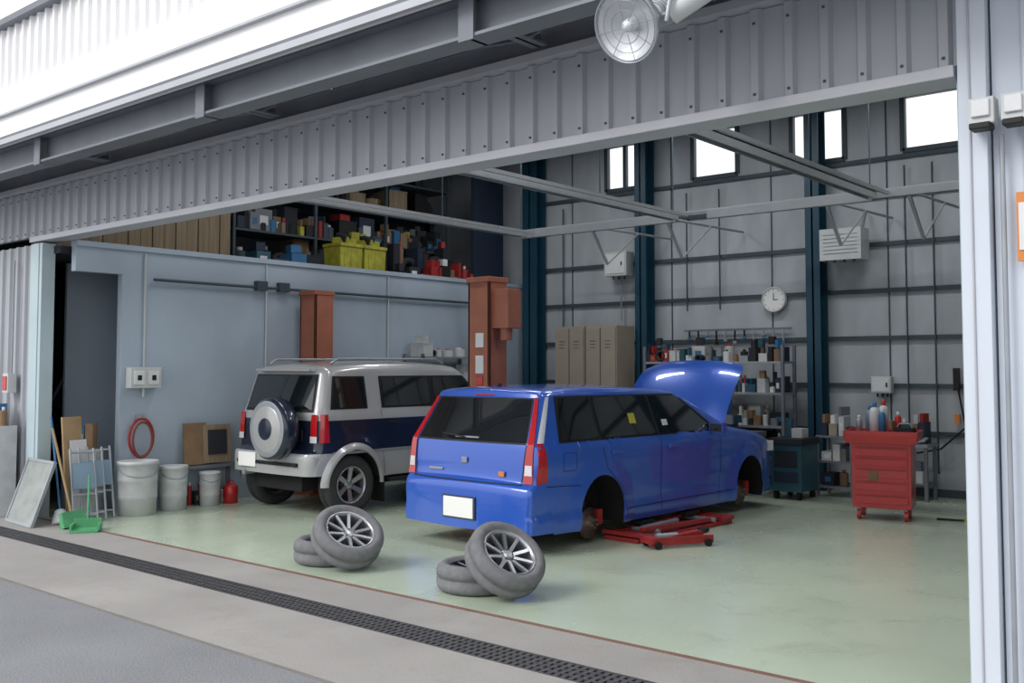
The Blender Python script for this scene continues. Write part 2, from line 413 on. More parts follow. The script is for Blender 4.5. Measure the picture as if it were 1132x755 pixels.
class Car:
    def __init__(s,L,ol,wfun,sill,arches,rr=.07,crown=.025,kr=.1,kf=.18,flare=.028,xe=.66):
        s.L=L; s.ol=chaikin(ol,2); s.A=np.array(s.ol); s.wf=wfun; s.sill=sill; s.ar=arches; s.rr=rr; s.crown=crown; s.kr=kr; s.kf=kf; s.fl=flare; s.xe=xe
        seg=[((0,0.0),s.ol[0])]+list(zip(s.ol[:-1],s.ol[1:]))+[(s.ol[-1],(L,0.0))]
        s.a=np.array([q[0] for q in seg]); s.d=np.array([q[1] for q in seg])-s.a; s.dd=(s.d**2).sum(1)+1e-12
    def top(s,y): return float(np.interp(y,s.A[:,0],s.A[:,1]))
    def lo(s,y):
        z=s.sill(y)
        for yc,zc,R in s.ar:
            if abs(y-yc)<=R: z=max(z,zc+math.sqrt(max(0,R*R-(y-yc)**2)))
        return min(z,s.top(y)-.02)
    def dist(s,y,z):
        p=np.array((y,z)); t=np.clip(((p-s.a)*s.d).sum(1)/s.dd,0,1)
        q=s.a+s.d*t[:,None]; return float(np.sqrt(((p-q)**2).sum(1)).min())
    def w(s,y,z,rounded=True):
        w=s.wf(y,z)
        for yc,zc,R in s.ar:
            dd=math.hypot(y-yc,z-zc)
            if dd<R+.16: w+=s.fl*max(0,1-max(0,dd-R)/.16)**.6
        if rounded:
            d=s.dist(y,z)
            if d<s.rr: w-=s.rr*(1-math.sqrt(max(0,1-(1-d/s.rr)**2)))
        return w
    def warp(s,x,y,z):
        f=min(1,max(0,1-y/1.1)); g=min(1,max(0,(y-(s.L-1.0))/1.0))
        return (x, y+s.kr*x*x*f - s.kf*x*x*g, z)
    def topz(s,x,y):
        z=s.top(y); xe=max(.05,s.w(y,z)); return z+s.crown*max(0,1-(x/xe)**2)
    def body(s,paint,parent,extra_black=None):
        ys=set(round(float(v),4) for v in s.A[:,0])
        ys|=set(round(float(v),4) for v in np.arange(0,s.L,.07)); ys.add(round(s.L,4))
        ys|={.01,.02,.035,.05}; ys|={round(s.L-q,4) for q in (.01,.02,.04,.06)}
        for yc,zc,R in s.ar:
            for k in range(0,25):
                ys.add(round(yc-R*math.cos(math.pi*k/24),4))
            ys|={round(yc-R-.001,4),round(yc+R+.001,4)}
        ys=sorted(y for y in ys if 0<=y<=s.L)
        zz=[ys[0]]
        for y in ys[1:]:
            if y-zz[-1]>5e-4: zz.append(y)
        ys=zz
        fr=list(np.linspace(0,.86,20))+[1-.14*(1-k/8)**1.7 for k in range(1,9)]
        nc=9; mb=MB()
        rings=[]
        for y in ys:
            lo=s.lo(y); tp=s.top(y); R=[]
            side=[]
            for f in fr:
                z=lo+f*(tp-lo); side.append((max(.02,s.w(y,z)),z))
            for x,z in side: R.append(s.warp(-x,y,z))
            xe=side[-1][0]
            for k in range(1,nc):
                x=-xe+2*xe*k/nc; R.append(s.warp(x,y,tp+s.crown*(1-(x/xe)**2)))
            for x,z in reversed(side): R.append(s.warp(x,y,z))
            rings.append(R)
        n=len(rings[0]); vs=[p for r in rings for p in r]
        fa=[]; fb=[]; fc=[]
        nf=len(fr)
        for i in range(len(ys)-1):
            for k in range(n-1):
                q=(i*n+k,(i+1)*n+k,(i+1)*n+k+1,i*n+k+1)
                if extra_black and nf<=k<=nf+nc-3 and extra_black[0]<ys[i]<extra_black[1]: fc.append(q)
                else: fa.append(q)
            fb.append((i*n+n-1,(i+1)*n+n-1,(i+1)*n,i*n))
        mb.add(vs,fa,paint,True)
        for F,m in ((fb,M_under),(fc,M_under)):
            if not F: continue
            if m not in mb.mats: mb.mats.append(m)
            for q in F: mb.f.append(list(q)); mb.mi.append(mb.mats.index(m)); mb.sm.append(False)
        for y in (ys[0],ys[-1]):
            lo=s.lo(y);tp=s.top(y);P=[]
            for f in fr:
                z=lo+f*(tp-lo); xe=max(.02,s.w(y,z)); c=s.crown if f==fr[-1] else 0
                P.append([s.warp(-xe+2*xe*k/nc,y,z+c*(1-((-xe+2*xe*k/nc)/xe)**2)) for k in range(nc+1)])
            mb.grid(P,paint,True)
        o=mb.finish('body',parent,merge=2e-4)
        o.data.set_sharp_from_angle(angle=math.radians(38))
        return o
    def side(s,mb,c,m,off=.006,nu=8,nv=6,sides=(-1,1)):
        bl,br,tr,tl=c
        for sg in sides:
            P=[]
            for i in range(nu+1):
                u=i/nu; row=[]
                for j in range(nv+1):
                    v=j/nv
                    y=(bl[0]*(1-u)+br[0]*u)*(1-v)+(tl[0]*(1-u)+tr[0]*u)*v
                    z=(bl[1]*(1-u)+br[1]*u)*(1-v)+(tl[1]*(1-u)+tr[1]*u)*v
                    row.append(s.warp(sg*(s.w(y,z)+off),y,z))
                P.append(row)
            mb.grid(P,m)
    def line(s,mb,pts,m=M_black,wd=.006,off=.003,sides=(-1,1)):
        for (a,b) in zip(pts[:-1],pts[1:]):
            d=Vector((b[0]-a[0],b[1]-a[1])); nrm=Vector((-d.y,d.x)).normalized()*wd/2
            s.side(mb,((a[0]-nrm.x,a[1]-nrm.y),(b[0]-nrm.x,b[1]-nrm.y),(b[0]+nrm.x,b[1]+nrm.y),(a[0]+nrm.x,a[1]+nrm.y)),m,off,max(2,int(d.length/.05)),1,sides)
    def reary(s,x,z):
        k=int(np.argmax(s.A[:,1])); zs=s.A[:k+1,1]; ysr=s.A[:k+1,0]
        return float(np.interp(z-s.crown*max(0,1-(x/s.xe)**2),zs,ysr))
    def rear(s,mb,c,m,off=.008,nu=10,nv=8,mirror=False):
        bl,br,tr,tl=c
        for sg in ((1,-1) if mirror else (1,)):
            P=[]
            for i in range(nu+1):
                u=i/nu; row=[]
                for j in range(nv+1):
                    v=j/nv
                    x=sg*((bl[0]*(1-u)+br[0]*u)*(1-v)+(tl[0]*(1-u)+tr[0]*u)*v)
                    z=(bl[1]*(1-u)+br[1]*u)*(1-v)+(tl[1]*(1-u)+tr[1]*u)*v
                    row.append(s.warp(x,s.reary(x,z)-off,z))
                P.append(row)
            mb.grid(P,m)
    def toppatch(s,mb,y0,y1,w0,w1,m,off=.008,nu=8,nv=10):
        P=[]
        for i in range(nv+1):
            v=i/nv; y=y0+(y1-y0)*v; wd=w0+(w1-w0)*v
            P.append([s.warp(-wd+2*wd*k/nu,y,s.topz(-wd+2*wd*k/nu,y)+off) for k in range(nu+1)])
        mb.grid(P,m)

def wheel(mb,X,R,w,rr,rub,rim,back,n=10):
    h=w/2
    mb.revolve([(rr,-h*.8),(rr+.015,-h*.97),((rr+R)/2,-h*1.04),(R-.03,-h*.92),(R-.008,-h*.78),(R,-h*.55),(R,-.012),(R-.008,-.01),(R-.008,.01),(R,.012),(R,h*.55),(R-.008,h*.78),(R-.03,h*.92),((rr+R)/2,h*1.04),(rr+.015,h*.97),(rr,h*.8)],rub,X,48)
    mb.revolve([(rr,h*.8),(rr-.006,h*.86),(rr-.016,h*.8),(rr-.022,h*.5),(rr-.03,-h*.7),(rr,-h*.8)],rim,X,48)
    mb.revolve([(.001,-h*.35),(rr-.03,-h*.45)],back,X,32)
    for i in range(n):
        a=2*math.pi*i/n
        ca,sa=math.cos(a),math.sin(a)
        wi=.014 if n>7 else .022; wo=.012 if n>7 else .03
        ri=.035; ro=rr-.014; z1=h*.42; z2=h*.74; th=.022
        p=[]
        for z0,z3 in ((z1-th,z2-th),(z1,z2)):
            p+= [(ri*ca+wi*sa,ri*sa-wi*ca,z0),(ro*ca+wo*sa,ro*sa-wo*ca,z3),(ro*ca-wo*sa,ro*sa+wo*ca,z3),(ri*ca-wi*sa,ri*sa+wi*ca,z0)]
        mb.hexa(p,rim,X)
    mb.revolve([(.001,h*.5),(.03,h*.5),(.05,h*.44),(.062,h*.3),(.062,-h*.35)],rim,X,20)
    for i in range(5):
        a=2*math.pi*i/5; mb.cyl(X@Vector((.045*math.cos(a),.045*math.sin(a),h*.4)),X@Vector((.045*math.cos(a),.045*math.sin(a),h*.5)),.006,back,seg=6)
RX=lambda s_: Matrix.Rotation(s_*math.pi/2,4,'Y')

# ---------------- blue estate car
car=empty('estate_car',(-6.22,6.66,0),(0,0,math.radians(-2.3)))
ol=[(0,.46),(.004,.57),(.045,.61),(.07,.635),(.078,.80),(.10,.96),(.13,1.0),(.33,1.345),(.345,1.385),(.36,1.425),(.52,1.445),(1.05,1.46),(1.8,1.45),(2.4,1.41),(2.62,1.365),(3.36,1.02),(3.48,.98),(4.1,.90),(4.42,.81),(4.57,.69),(4.6,.59),(4.602,.5)]
L1=4.602
def wA(y,z):
    w=.865
    if z>.93: w-= (z-.93)*.35+ (.014 if z>.955 else 0)
    if z<.5: w-=(.5-z)*.05
    if .17<z<.33: w+=.014
    if .68<z<.92: w+=.012*math.sin((z-.68)/.24*math.pi)
    w-=.05*max(0,(.7-y)/.7)**2+.11*max(0,(y-3.9)/.7)**2
    return w
AR1=(1.0,.31,.34); AR2=(3.80,.31,.34)
C=Car(L1,ol,wA,lambda y:.17 if y>.3 else .19,[AR1,AR2],rr=.055,kr=.075,kf=.16,xe=.72)
C.body(M_blue,car,extra_black=(3.5,4.25))
mb=MB()
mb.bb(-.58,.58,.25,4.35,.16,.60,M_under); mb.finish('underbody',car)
mb=MB()
C.rear(mb,((-.70,.965),(.70,.965),(.60,1.37),(-.60,1.37)),M_black,.005)
C.rear(mb,((-.685,.985),(.685,.985),(.585,1.36),(-.585,1.36)),M_glass,.011)
C.side(mb,((.40,.97),(3.16,.965),(2.50,1.375),(.50,1.385)),M_black,.004,30,6)
C.side(mb,((.43,.99),(1.00,.99),(1.00,1.365),(.55,1.367)),M_glass,.010)
C.side(mb,((1.06,.99),(1.98,.985),(1.94,1.365),(1.06,1.365)),M_glass,.010)
C.side(mb,((2.04,.985),(3.06,.98),(2.48,1.355),(2.00,1.362)),M_glass,.010)
C.toppatch(mb,2.68,3.32,.56,.68,M_glass,.012)
mb.box((0,.102,1.01),(.30,.012,.014),M_galv)
mb.finish('windows',car)
mb=MB()
C.rear(mb,((.70,.63),(.80,.63),(.785,.97),(.715,.97)),M_lampred,.01,4,8,True)
C.rear(mb,((.715,.97),(.785,.97),(.655,1.375),(.615,1.375)),M_lampred,.01,3,8,True)
C.rear(mb,((.71,.70),(.79,.70),(.785,.79),(.715,.79)),M_lampwh,.013,4,3,True)
C.side(mb,((.085,.625),(.215,.64),(.18,.98),(.115,.98)),M_lampred,.006,4,6)
C.side(mb,((.135,.98),(.20,.98),(.43,1.38),(.385,1.38)),M_lampwh,.006,4,8)
C.rear(mb,((-.12,1.385),(.12,1.385),(.12,1.398),(-.12,1.398)),M_lampred,.01,4,2)
mb.finish('tail_lamps',car)
mb=MB()
C.line(mb,[(1.03,.96),(1.06,.72),(1.30,.52),(1.40,.22)]); C.line(mb,[(2.00,.96),(2.00,.22)]); C.line(mb,[(3.14,.95),(3.16,.6),(3.10,.22)])
C.line(mb,[(.2,.60),(.66,.58)]); C.line(mb,[(1.40,.30),(3.40,.30)],wd=.008)
C.line(mb,[(.42,.72),(.60,.72),(.60,.88),(.42,.88),(.42,.72)],wd=.004,sides=(1,))
C.rear(mb,((-.70,.612),(.70,.612),(.70,.622),(-.70,.622)),M_black,.004,8,1)
C.rear(mb,((-.685,.62),(-.677,.62),(-.70,.97),(-.708,.97)),M_black,.004,1,6,True)
for y,z in ((1.16,.85),(2.12,.85)):
    for sg in (-1,1): mb.box((sg*(C.w(y+.08,z)+.014),y+.08,z),(.02,.17,.028),M_blue)
mb.box((0,-.012,.375),(.38,.02,.18),M_plate); mb.box((0,-.004,.375),(.42,.012,.21),M_navy)
mb.box((0,.066,.80),(.07,.012,.05),M_rim); mb.box((-.38,.066,.70),(.18,.008,.022),M_rim); mb.box((.46,.070,.70),(.07,.008,.045),M_orange)
mb.tube([(-.02,.085,1.01),(-.32,.09,1.035)],.007,M_black)
mb.cyl((.40,-.03,.20),(.40,.25,.20),.045,M_galv)
for sg in (-1,1):
    mb.box((sg*.93,3.0,1.0),(.17,.09,.11),M_blue); mb.box((sg*.93,2.955,1.0),(.14,.01,.085),M_glass)
    mb.box((sg*.70,4.42,.72),(.24,.12,.12),M_lampwh,rot=(0,0,-sg*.35))
mb.box((.0,.54,1.483),(.03,.06,.035),M_black,taper=(.4,.5))
mb.finish('details',car,bevel=.004)
mb=MB()
C.side(mb,((1.55,1.10),(1.66,1.10),(1.66,1.20),(1.55,1.20)),M_yel,.013,2,2,(1,))
C.side(mb,((2.10,1.06),(2.2,1.06),(2.2,1.12),(2.10,1.12)),M_whitep,.013,2,2,(1,))
mb.finish('window_stickers',car)
mb=MB()
ang=math.radians(49)
P=[];Pb=[]
for i in range(11):
    u=i/10; s_=u*1.0; row=[];rb=[]
    for k in range(13):
        q=-1+2*k/12; wd=(.74-.05*u-.17*max(0,u-.8))
        if u>.9: wd-=.03
        x=q*wd; bow=.05*(1-q*q)+ .05*math.sin(u*math.pi)*.8 - .10*max(0,u-.75)*max(0,u-.75)*8 - .04*abs(q)**6
        y=3.38+s_*math.cos(ang)-bow*math.sin(ang); z=.98+s_*math.sin(ang)+bow*math.cos(ang)
        row.append((x,y,z)); rb.append((x*.97,y+.03,z-.025))
    P.append(row);Pb.append(rb)
mb.grid(P,M_blue); mb.grid(Pb,M_navy)
edge=lambda G:[G[0][k] for k in range(13)]+[G[i][12] for i in range(1,11)]+[G[10][k] for k in range(11,-1,-1)]+[G[i][0] for i in range(9,-1,-1)]
mb.grid([edge(P),edge(Pb)],M_blue)
mb.tube([(-.6,4.25,.86),(-.55,3.95,1.6)],.008,M_galv)
mb.box((0,3.92,.92),(.5,.4,.10),M_rimd); mb.box((.1,3.92,.98),(.35,.2,.05),M_red)
mb.finish('hood',car)
mb=MB()
for sg in (-1,1):
    for y in (AR1[0],AR2[0]):
        zc=.19 if y<2 else .22
        X=Matrix.Translation((sg*.75,y,zc)) @ RX(sg)
        mb.revolve([(.001,.03),(.05,.03),(.055,.0),(.07,-.005),(.072,-.02),(.145,-.022),(.145,-.045),(.07,-.05)],M_disc,X,32)
        mb.revolve([(.001,-.04),(.075,-.04),(.075,-.25)],M_rimd,X,16)
        for i in range(5):
            a=2*math.pi*i/5; mb.cyl(X@Vector((.04*math.cos(a),.04*math.sin(a),0)),X@Vector((.04*math.cos(a),.04*math.sin(a),.05)),.006,M_galv,seg=6)
        mb.box((sg*.725,y+.12,zc+.05),(.08,.07,.14),M_redd)
        mb.cyl((sg*.66,y,.2),(sg*.60,y-.04,.62),.045,M_dark)
        mb.tube([(sg*(.65+.04*math.cos(k)),y-.02+.04*math.sin(k),.3+.012*k) for k in range(0,26)],.008,M_disc,5)
        mb.cyl((sg*.68,y,.2),(sg*.3,y+.05,.22),.03,M_dark)
mb.finish('brake_hubs',car)

# ---------------- two tone SUV
suv=empty('off_road_vehicle',(-9.31,6.78,0),(0,0,math.radians(-.5)))
ol=[(0,.60),(.004,.68),(.03,.715),(.10,.72),(.115,.76),(.12,.95),(.13,1.11),(.145,1.15),(.26,1.54),(.28,1.61),(.36,1.665),(.8,1.70),(1.6,1.71),(2.3,1.68),(2.5,1.63),(2.98,1.20),(3.1,1.15),(3.7,1.10),(4.05,1.05),(4.16,.95),(4.2,.75),(4.202,.6)]
def wS(y,z):
    w=.77
    if z>1.12: w-=(z-1.12)*.19+(.012 if z>1.14 else 0)
    if z<.6: w-=(.6-z)*.06
    if .70<z<1.05: w+=.006
    w-=.05*max(0,(.5-y)/.5)**2+.10*max(0,(y-3.6)/.6)**2
    return w
RWY=.60
S=Car(4.202,ol,wS,lambda y:.46 if y<.3 or y>3.6 else .40,[(RWY,.335,.40),(3.14,.335,.40)],rr=.09,kr=.08)
S.body(M_two,suv)
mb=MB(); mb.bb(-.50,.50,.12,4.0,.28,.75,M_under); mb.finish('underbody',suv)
mb=MB()
S.rear(mb,((-.63,1.15),(.63,1.15),(.57,1.57),(-.57,1.57)),M_black,.005)
S.rear(mb,((-.60,1.18),(.60,1.18),(.545,1.555),(-.545,1.555)),M_glass,.011)
S.side(mb,((.28,1.18),(.84,1.18),(.84,1.55),(.36,1.55)),M_black,.004)
S.side(mb,((.32,1.20),(.81,1.20),(.81,1.53),(.39,1.53)),M_glass,.010)
S.side(mb,((1.06,1.18),(2.88,1.18),(2.50,1.55),(1.06,1.55)),M_black,.004,20,6)
S.side(mb,((1.10,1.20),(1.85,1.20),(1.85,1.53),(1.10,1.53)),M_glass,.010)
S.side(mb,((1.94,1.20),(2.78,1.20),(2.45,1.53),(1.94,1.53)),M_glass,.010)
S.toppatch(mb,2.56,2.94,.54,.60,M_glass,.012)
mb.finish('windows',suv)
mb=MB()
S.rear(mb,((.62,.82),(.725,.82),(.715,1.13),(.62,1.13)),M_lampred,.012,4,6,True)
S.side(mb,((.14,.82),(.25,.82),(.23,1.13),(.155,1.13)),M_lampred,.008,4,6)
S.rear(mb,((.62,.82),(.725,.82),(.725,.89),(.62,.89)),M_lampwh,.016,4,3,True)
mb.finish('tail_lamps',suv)
mb=MB()
S.line(mb,[(1.04,1.16),(1.05,.75),(1.10,.42)]); S.line(mb,[(1.90,1.16),(1.90,.42)]); S.line(mb,[(2.88,1.15),(2.80,.42)])
S.line(mb,[(.28,.70),(4.1,.70)],M_galv,.03,.006)
for y in (1.14,2.0):
    for sg in (-1,1): mb.box((sg*(S.w(y+.07,1.03)+.012),y+.07,1.01),(.02,.15,.03),M_black)
for sg in (-1,1):
    mb.tube([(sg*.57,.45,1.69),(sg*.575,.55,1.745),(sg*.575,2.1,1.75),(sg*.57,2.25,1.695)],.015,M_galv)
    mb.cyl((sg*.575,1.3,1.70),(sg*.575,1.3,1.75),.013,M_galv)
    mb.box((sg*.85,2.72,1.22),(.18,.10,.15),M_silver); mb.box((sg*.85,2.665,1.22),(.15,.01,.12),M_glass)
    mb.bb(sg*.71,sg*.83,1.12,2.68,.33,.37,M_black)
    for yc in (RWY,3.14):
        P=[]
        for i in range(25):
            a=math.pi*i/24; row=[]
            for r_,o_ in ((.39,.012),(.395,.045),(.43,.045),(.47,.005)):
                y=yc-r_*math.cos(a); z=.335+r_*math.sin(a)
                row.append(S.warp(sg*(S.w(y,max(z,.45),False)+o_),y,z))
            P.append(row)
        mb.grid(P,M_silver)
    mb.box((sg*.72,1.04,.22),(.22,.015,.22),M_black)
    mb.box((sg*.58,4.17,.9),(.25,.08,.16),M_lampwh)
mb.box((0,.02,.58),(1.1,.06,.04),M_black); mb.box((-.35,-.005,.60),(.33,.02,.16),M_plate)
mb.box((0,.25,1.62),(1.0,.10,.03),M_silver); mb.box((.50,.10,.9),(.06,.02,.12),M_black)
mb.cyl((-.4,-.02,.45),(-.4,.3,.45),.03,M_galv)
mb.finish('details',suv,bevel=.004)
mb=MB()
for sg in (-1,1):
    for y in (RWY,3.14):
        wheel(mb,Matrix.Translation((sg*.68,y,.335))@RX(sg),.335,.23,.21,M_rubber2,M_rim,M_dark,n=6)
mb.cyl((-.65,RWY,.33),(.65,RWY,.33),.05,M_dark); mb.cyl((-.65,3.14,.33),(.65,3.14,.33),.05,M_dark)
mb.finish('wheels',suv)
mb=MB()
X=Matrix.Translation((.22,-.06,.97))@Matrix.Rotation(math.pi/2,4,'X')
mb.revolve([(.30,-.11),(.335,-.09),(.345,-.04),(.345,.04),(.335,.075),(.31,.095)],M_navy,X,48)
mb.revolve([(.31,.095),(.29,.10),(.255,.10)],M_galv,X,48)
mb.revolve([(.255,.10),(.23,.112),(.001,.118)],M_silver,X,48)
mb.revolve([(.30,-.11),(.001,-.11)],M_black,X,48)
mb.revolve([(.12,.119),(.10,.124),(.001,.125)],M_navy,X,32)
mb.box((.22,.08,.97),(.12,.12,.2),M_black)
mb.finish('spare_wheel',suv)

# ---------------- loose wheels
def floor_wheel(x,y,lean=None,face=0,n=10):
    mb=MB(); R=.295; w=.20
    if lean is None:
        wheel(mb,Matrix.Identity(4),R,w,.205,M_rubber,M_rimd,M_dark,n); return mb.finish('car_wheel',loc=(x,y,w/2*1.04))
    e=lean; wheel(mb,Matrix.Identity(4),R,w,.205,M_rubber,M_rim,M_dark,n)
    al=math.pi/2-e
    o=mb.finish('car_wheel'); dirx=Vector((math.cos(face),math.sin(face),0))
    nrm=dirx*math.cos(e)+Vector((0,0,math.sin(e)))
    zc=R*math.sin(al)+w*.5*math.sin(e)*.97
    B=.16/math.sin(al)*math.cos(al)
    off=R+.02+B-R*math.cos(al)+w/2*math.cos(e)
    o.location=Vector((x,y,0))+dirx*off+Vector((0,0,zc)); o.rotation_mode='QUATERNION'; o.rotation_quaternion=nrm.to_track_quat('Z','Y')
    return o
floor_wheel(-6.65,5.50); floor_wheel(-6.65,5.50,math.radians(52),math.radians(-14))
floor_wheel(-4.99,5.53); floor_wheel(-4.99,5.53,math.radians(48),math.radians(-10))

# ---------------- low scissor lift (red)
mb=MB()
mb.box((0,0,.02),(.40,1.7,.04),M_redd); 
mb.box((-.14,0,.085),(.06,1.4,.04),M_redd,rot=(.03,0,0)); mb.box((.14,0,.085),(.06,1.4,.04),M_redd,rot=(-.03,0,0))
mb.box((0,-.72,.06),(.46,.24,.04),M_redd,rot=(-.10,0,0)); mb.box((0,.74,.06),(.46,.2,.04),M_redd,rot=(.10,0,0))
mb.box((-.10,-.35,.12),(.14,.2,.05),M_black); mb.box((-.10,.45,.12),(.14,.2,.05),M_black)
mb.cyl((-.2,-.5,.07),(.2,-.5,.07),.025,M_galv); mb.cyl((-.2,.5,.07),(.2,.5,.07),.025,M_galv)
mb.cyl((0,-.5,.08),(0,.1,.09),.03,M_galv)
mb.finish('scissor_lift',bevel=.006,loc=(-5.24,8.75,0),rot=(0,0,math.radians(-3)))
mb=MB()
for sx in (-.09,.09): mb.box((sx,0,.065),(.025,.66,.07),M_redd)
mb.box((0,-.28,.07),(.22,.10,.06),M_redd); mb.box((0,.10,.10),(.07,.42,.04),M_redd,rot=(.12,0,0)); mb.cyl((0,.28,.12),(0,.28,.15),.055,M_black); mb.cyl((0,-.22,.09),(0,.0,.09),.035,M_galv)
for a in (-1,1):
    for b in (-1,1): mb.cyl((a*.12-.015,b*.26,.035),(a*.12+.015,b*.26,.035),.035,M_black)
mb.finish('trolley_jack',bevel=.005,loc=(-4.76,8.05,0),rot=(0,0,math.radians(-30)))

# ---------------- red tool cabinet
mb=MB()
mb.box((0,0,.48),(.60,.44,.70),M_red,taper=(1.02,1.02)); mb.box((0,0,.87),(.72,.54,.09),M_red,taper=(1.05,1.05))
mb.bb(-.36,.36,-.28,-.26,.90,.96,M_red); mb.bb(-.36,.36,.26,.28,.90,.96,M_red); mb.bb(-.38,-.36,-.28,.28,.90,.96,M_red); mb.bb(.36,.38,-.28,.28,.90,.96,M_red)
for k,z in enumerate((.20,.34,.48,.60,.71)): mb.box((0,-.226,z+.03),(.54,.012,.10),M_red); mb.box((0,-.236,z+.065),(.5,.010,.010),M_redd)
mb.tube([(.33,-.2,.85),(.43,-.2,.87),(.43,.2,.87),(.33,.2,.85)],.012,M_galv)
mb.box((-.08,-.238,.48),(.10,.006,.10),M_card)
for a in (-1,1):
    for b in (-1,1):
        mb.cyl((a*.24,b*.16,.14),(a*.24,b*.16,.09),.02,M_galv); mb.cyl((a*.24-.018,b*.16,.055),(a*.24+.018,b*.16,.055),.055,M_red)
mb.finish('tool_cabinet',bevel=.006,loc=(-3.88,10.98,0),rot=(0,0,math.radians(12)))
def bottle(x,y,z,h,r,m,cap=M_whitep,name='spray_can'):
    mb=MB(); mb.revolve([(.001,0),(r,0),(r,h*.72),(r*.8,h*.82),(r*.35,h*.86),(r*.35,h)],m,None,16)
    mb.revolve([(r*.4,h*.86),(r*.45,h*.88),(r*.45,h*1.02),(.001,h*1.02)],cap,None,12)
    return mb.finish(name,loc=(x,y,z))
TZ=.917
bottle(-3.97,10.98,TZ,.34,.055,M_whitep,M_bluep,'spray_bottle'); bottle(-3.86,10.90,TZ,.28,.04,M_bluep); bottle(-3.75,11.08,TZ,.24,.035,M_red)
bottle(-4.10,10.86,TZ,.2,.035,M_galv); bottle(-3.92,11.12,TZ,.36,.05,M_whitep,M_red,'spray_bottle'); bottle(-4.05,11.05,TZ,.3,.045,M_pad,M_bluep,'spray_bottle'); bottle(-4.16,11.0,TZ,.16,.03,M_redd,M_black)
mb=MB(); mb.box((0,0,.04),(.2,.14,.08),M_black); mb.tube([(-.08,0,.08),(-.06,0,.12),(.06,0,.12),(.08,0,.08)],.008,M_galv); mb.box((.02,.0,.10),(.10,.05,.04),M_teal,rot=(0,0,.5)); mb.finish('parts_tray',loc=(-3.64,10.96,TZ))

for x in (-9.18,-8.59):
    mb=MB(); mb.bb(-.285,.285,-.24,.25,.06,2.28,M_beige); mb.bb(-.27,-.005,-.262,-.24,.1,2.25,M_beige); mb.bb(.005,.27,-.262,-.24,.1,2.25,M_beige)
    mb.bb(-.007,.007,-.264,-.25,.1,2.25,M_dark)
    for sx in (-.06,.06): mb.box((sx,-.272,1.25),(.02,.02,.14),M_galv)
    for z in (1.95,2.0,2.05):
        for sx in (-.14,.14): mb.box((sx,-.264,z),(.10,.006,.008),M_girt)
    mb.bb(-.27,.27,-.22,.23,0,.06,M_dark)
    mb.finish('metal_locker',bevel=.005,loc=(x,12.58,0))

# ---------------- shelving with parts
cols=[M_card,M_whitep,M_navyp,M_dark,M_bluep,M_box,M_beige,M_black,M_galv,M_dark,M_steel,M_teal,M_card,M_redd,M_offw]
def clut(mb,x0,x1,y0,y1,z,hmin,hmax,wmin,wmax,along='x',seed=1,cols=cols,tyre=.04):
    rnd=random.Random(seed); a=x0 if along=='x' else y0; end=x1 if along=='x' else y1
    while a<end-wmin:
        w=min(rnd.uniform(wmin,wmax),end-a); h=rnd.uniform(hmin,hmax); m=rnd.choice(cols)
        cx,cy=(a+w/2,(y0+y1)/2) if along=='x' else ((x0+x1)/2,a+w/2)
        dep=(y1-y0 if along=='x' else x1-x0)*rnd.uniform(.6,.95)
        d=(w*.9,dep,h) if along=='x' else (dep,w*.9,h)
        k=rnd.random()
        if k<.25: 
            r=min(d[0],d[1])/2*.85; mb.cyl((cx,cy,z),(cx,cy,z+h*.8),r,m,seg=14); mb.cyl((cx,cy,z+h*.8),(cx,cy,z+h*.86),r,m,r2=r*.45,seg=14); mb.cyl((cx,cy,z+h*.86),(cx,cy,z+h),r*.4,rnd.choice([M_whitep,M_red,M_black]),seg=10)
        elif k<.25+tyre:
            R=min(h/2,.3); mb.revolve([(R*.55,-.06),(R*.95,-.07),(R,-.03),(R,.03),(R*.95,.07),(R*.55,.06),(R*.55,-.06)],M_rubber2,Matrix.Translation((cx,cy,z+R))@Matrix.Rotation(math.pi/2,4,'Y' if along=='y' else 'X'),20)
        else:
            rz=rnd.uniform(-.12,.12)
            mb.box((cx,cy,z+h/2),d,m,rot=(0,0,rz)); 
            if k<.75: mb.box((cx,cy,z+h+.008),(d[0]*1.04,d[1]*1.04,.016),m,rot=(0,0,rz))
            else: mb.box((cx,cy,z+h*.5),(d[0]*.5 if along=='x' else d[0]*1.01,d[1]*1.01 if along=='x' else d[1]*.5,h*.4),rnd.choice([M_whitep,M_card,M_bluep]),rot=(0,0,rz))
            if rnd.random()<.5: mb.box((cx,cy,z+h+.07),(d[0]*.6,d[1]*.6,.11),rnd.choice(cols),rot=(0,0,rnd.uniform(-.5,.5)))
        a+=w+rnd.uniform(0,.02)
mb=MB()
for x in (-7.88,-6.8,-5.72):
    for y in (12.45,12.82): mb.bb(x-.02,x+.02,y-.02,y+.02,0,1.95,M_steel)
for z in (.45,.85,1.3,1.72): mb.bb(-7.90,-5.70,12.43,12.84,z-.02,z+.01,M_galv)
for i,(z,h) in enumerate(((.46,.26),(.86,.30),(1.31,.28),(1.73,.26))):
    clut(mb,-7.85,-6.83,12.62,12.80,z,.16,h,.07,.30,seed=10+i); clut(mb,-6.77,-5.76,12.62,12.80,z,.16,h,.07,.28,seed=20+i)
    clut(mb,-7.85,-6.83,12.45,12.60,z,.06,h*.7,.04,.16,seed=40+i); clut(mb,-6.77,-5.76,12.45,12.60,z,.06,h*.7,.04,.16,seed=45+i)
mb.finish('storage_shelf')

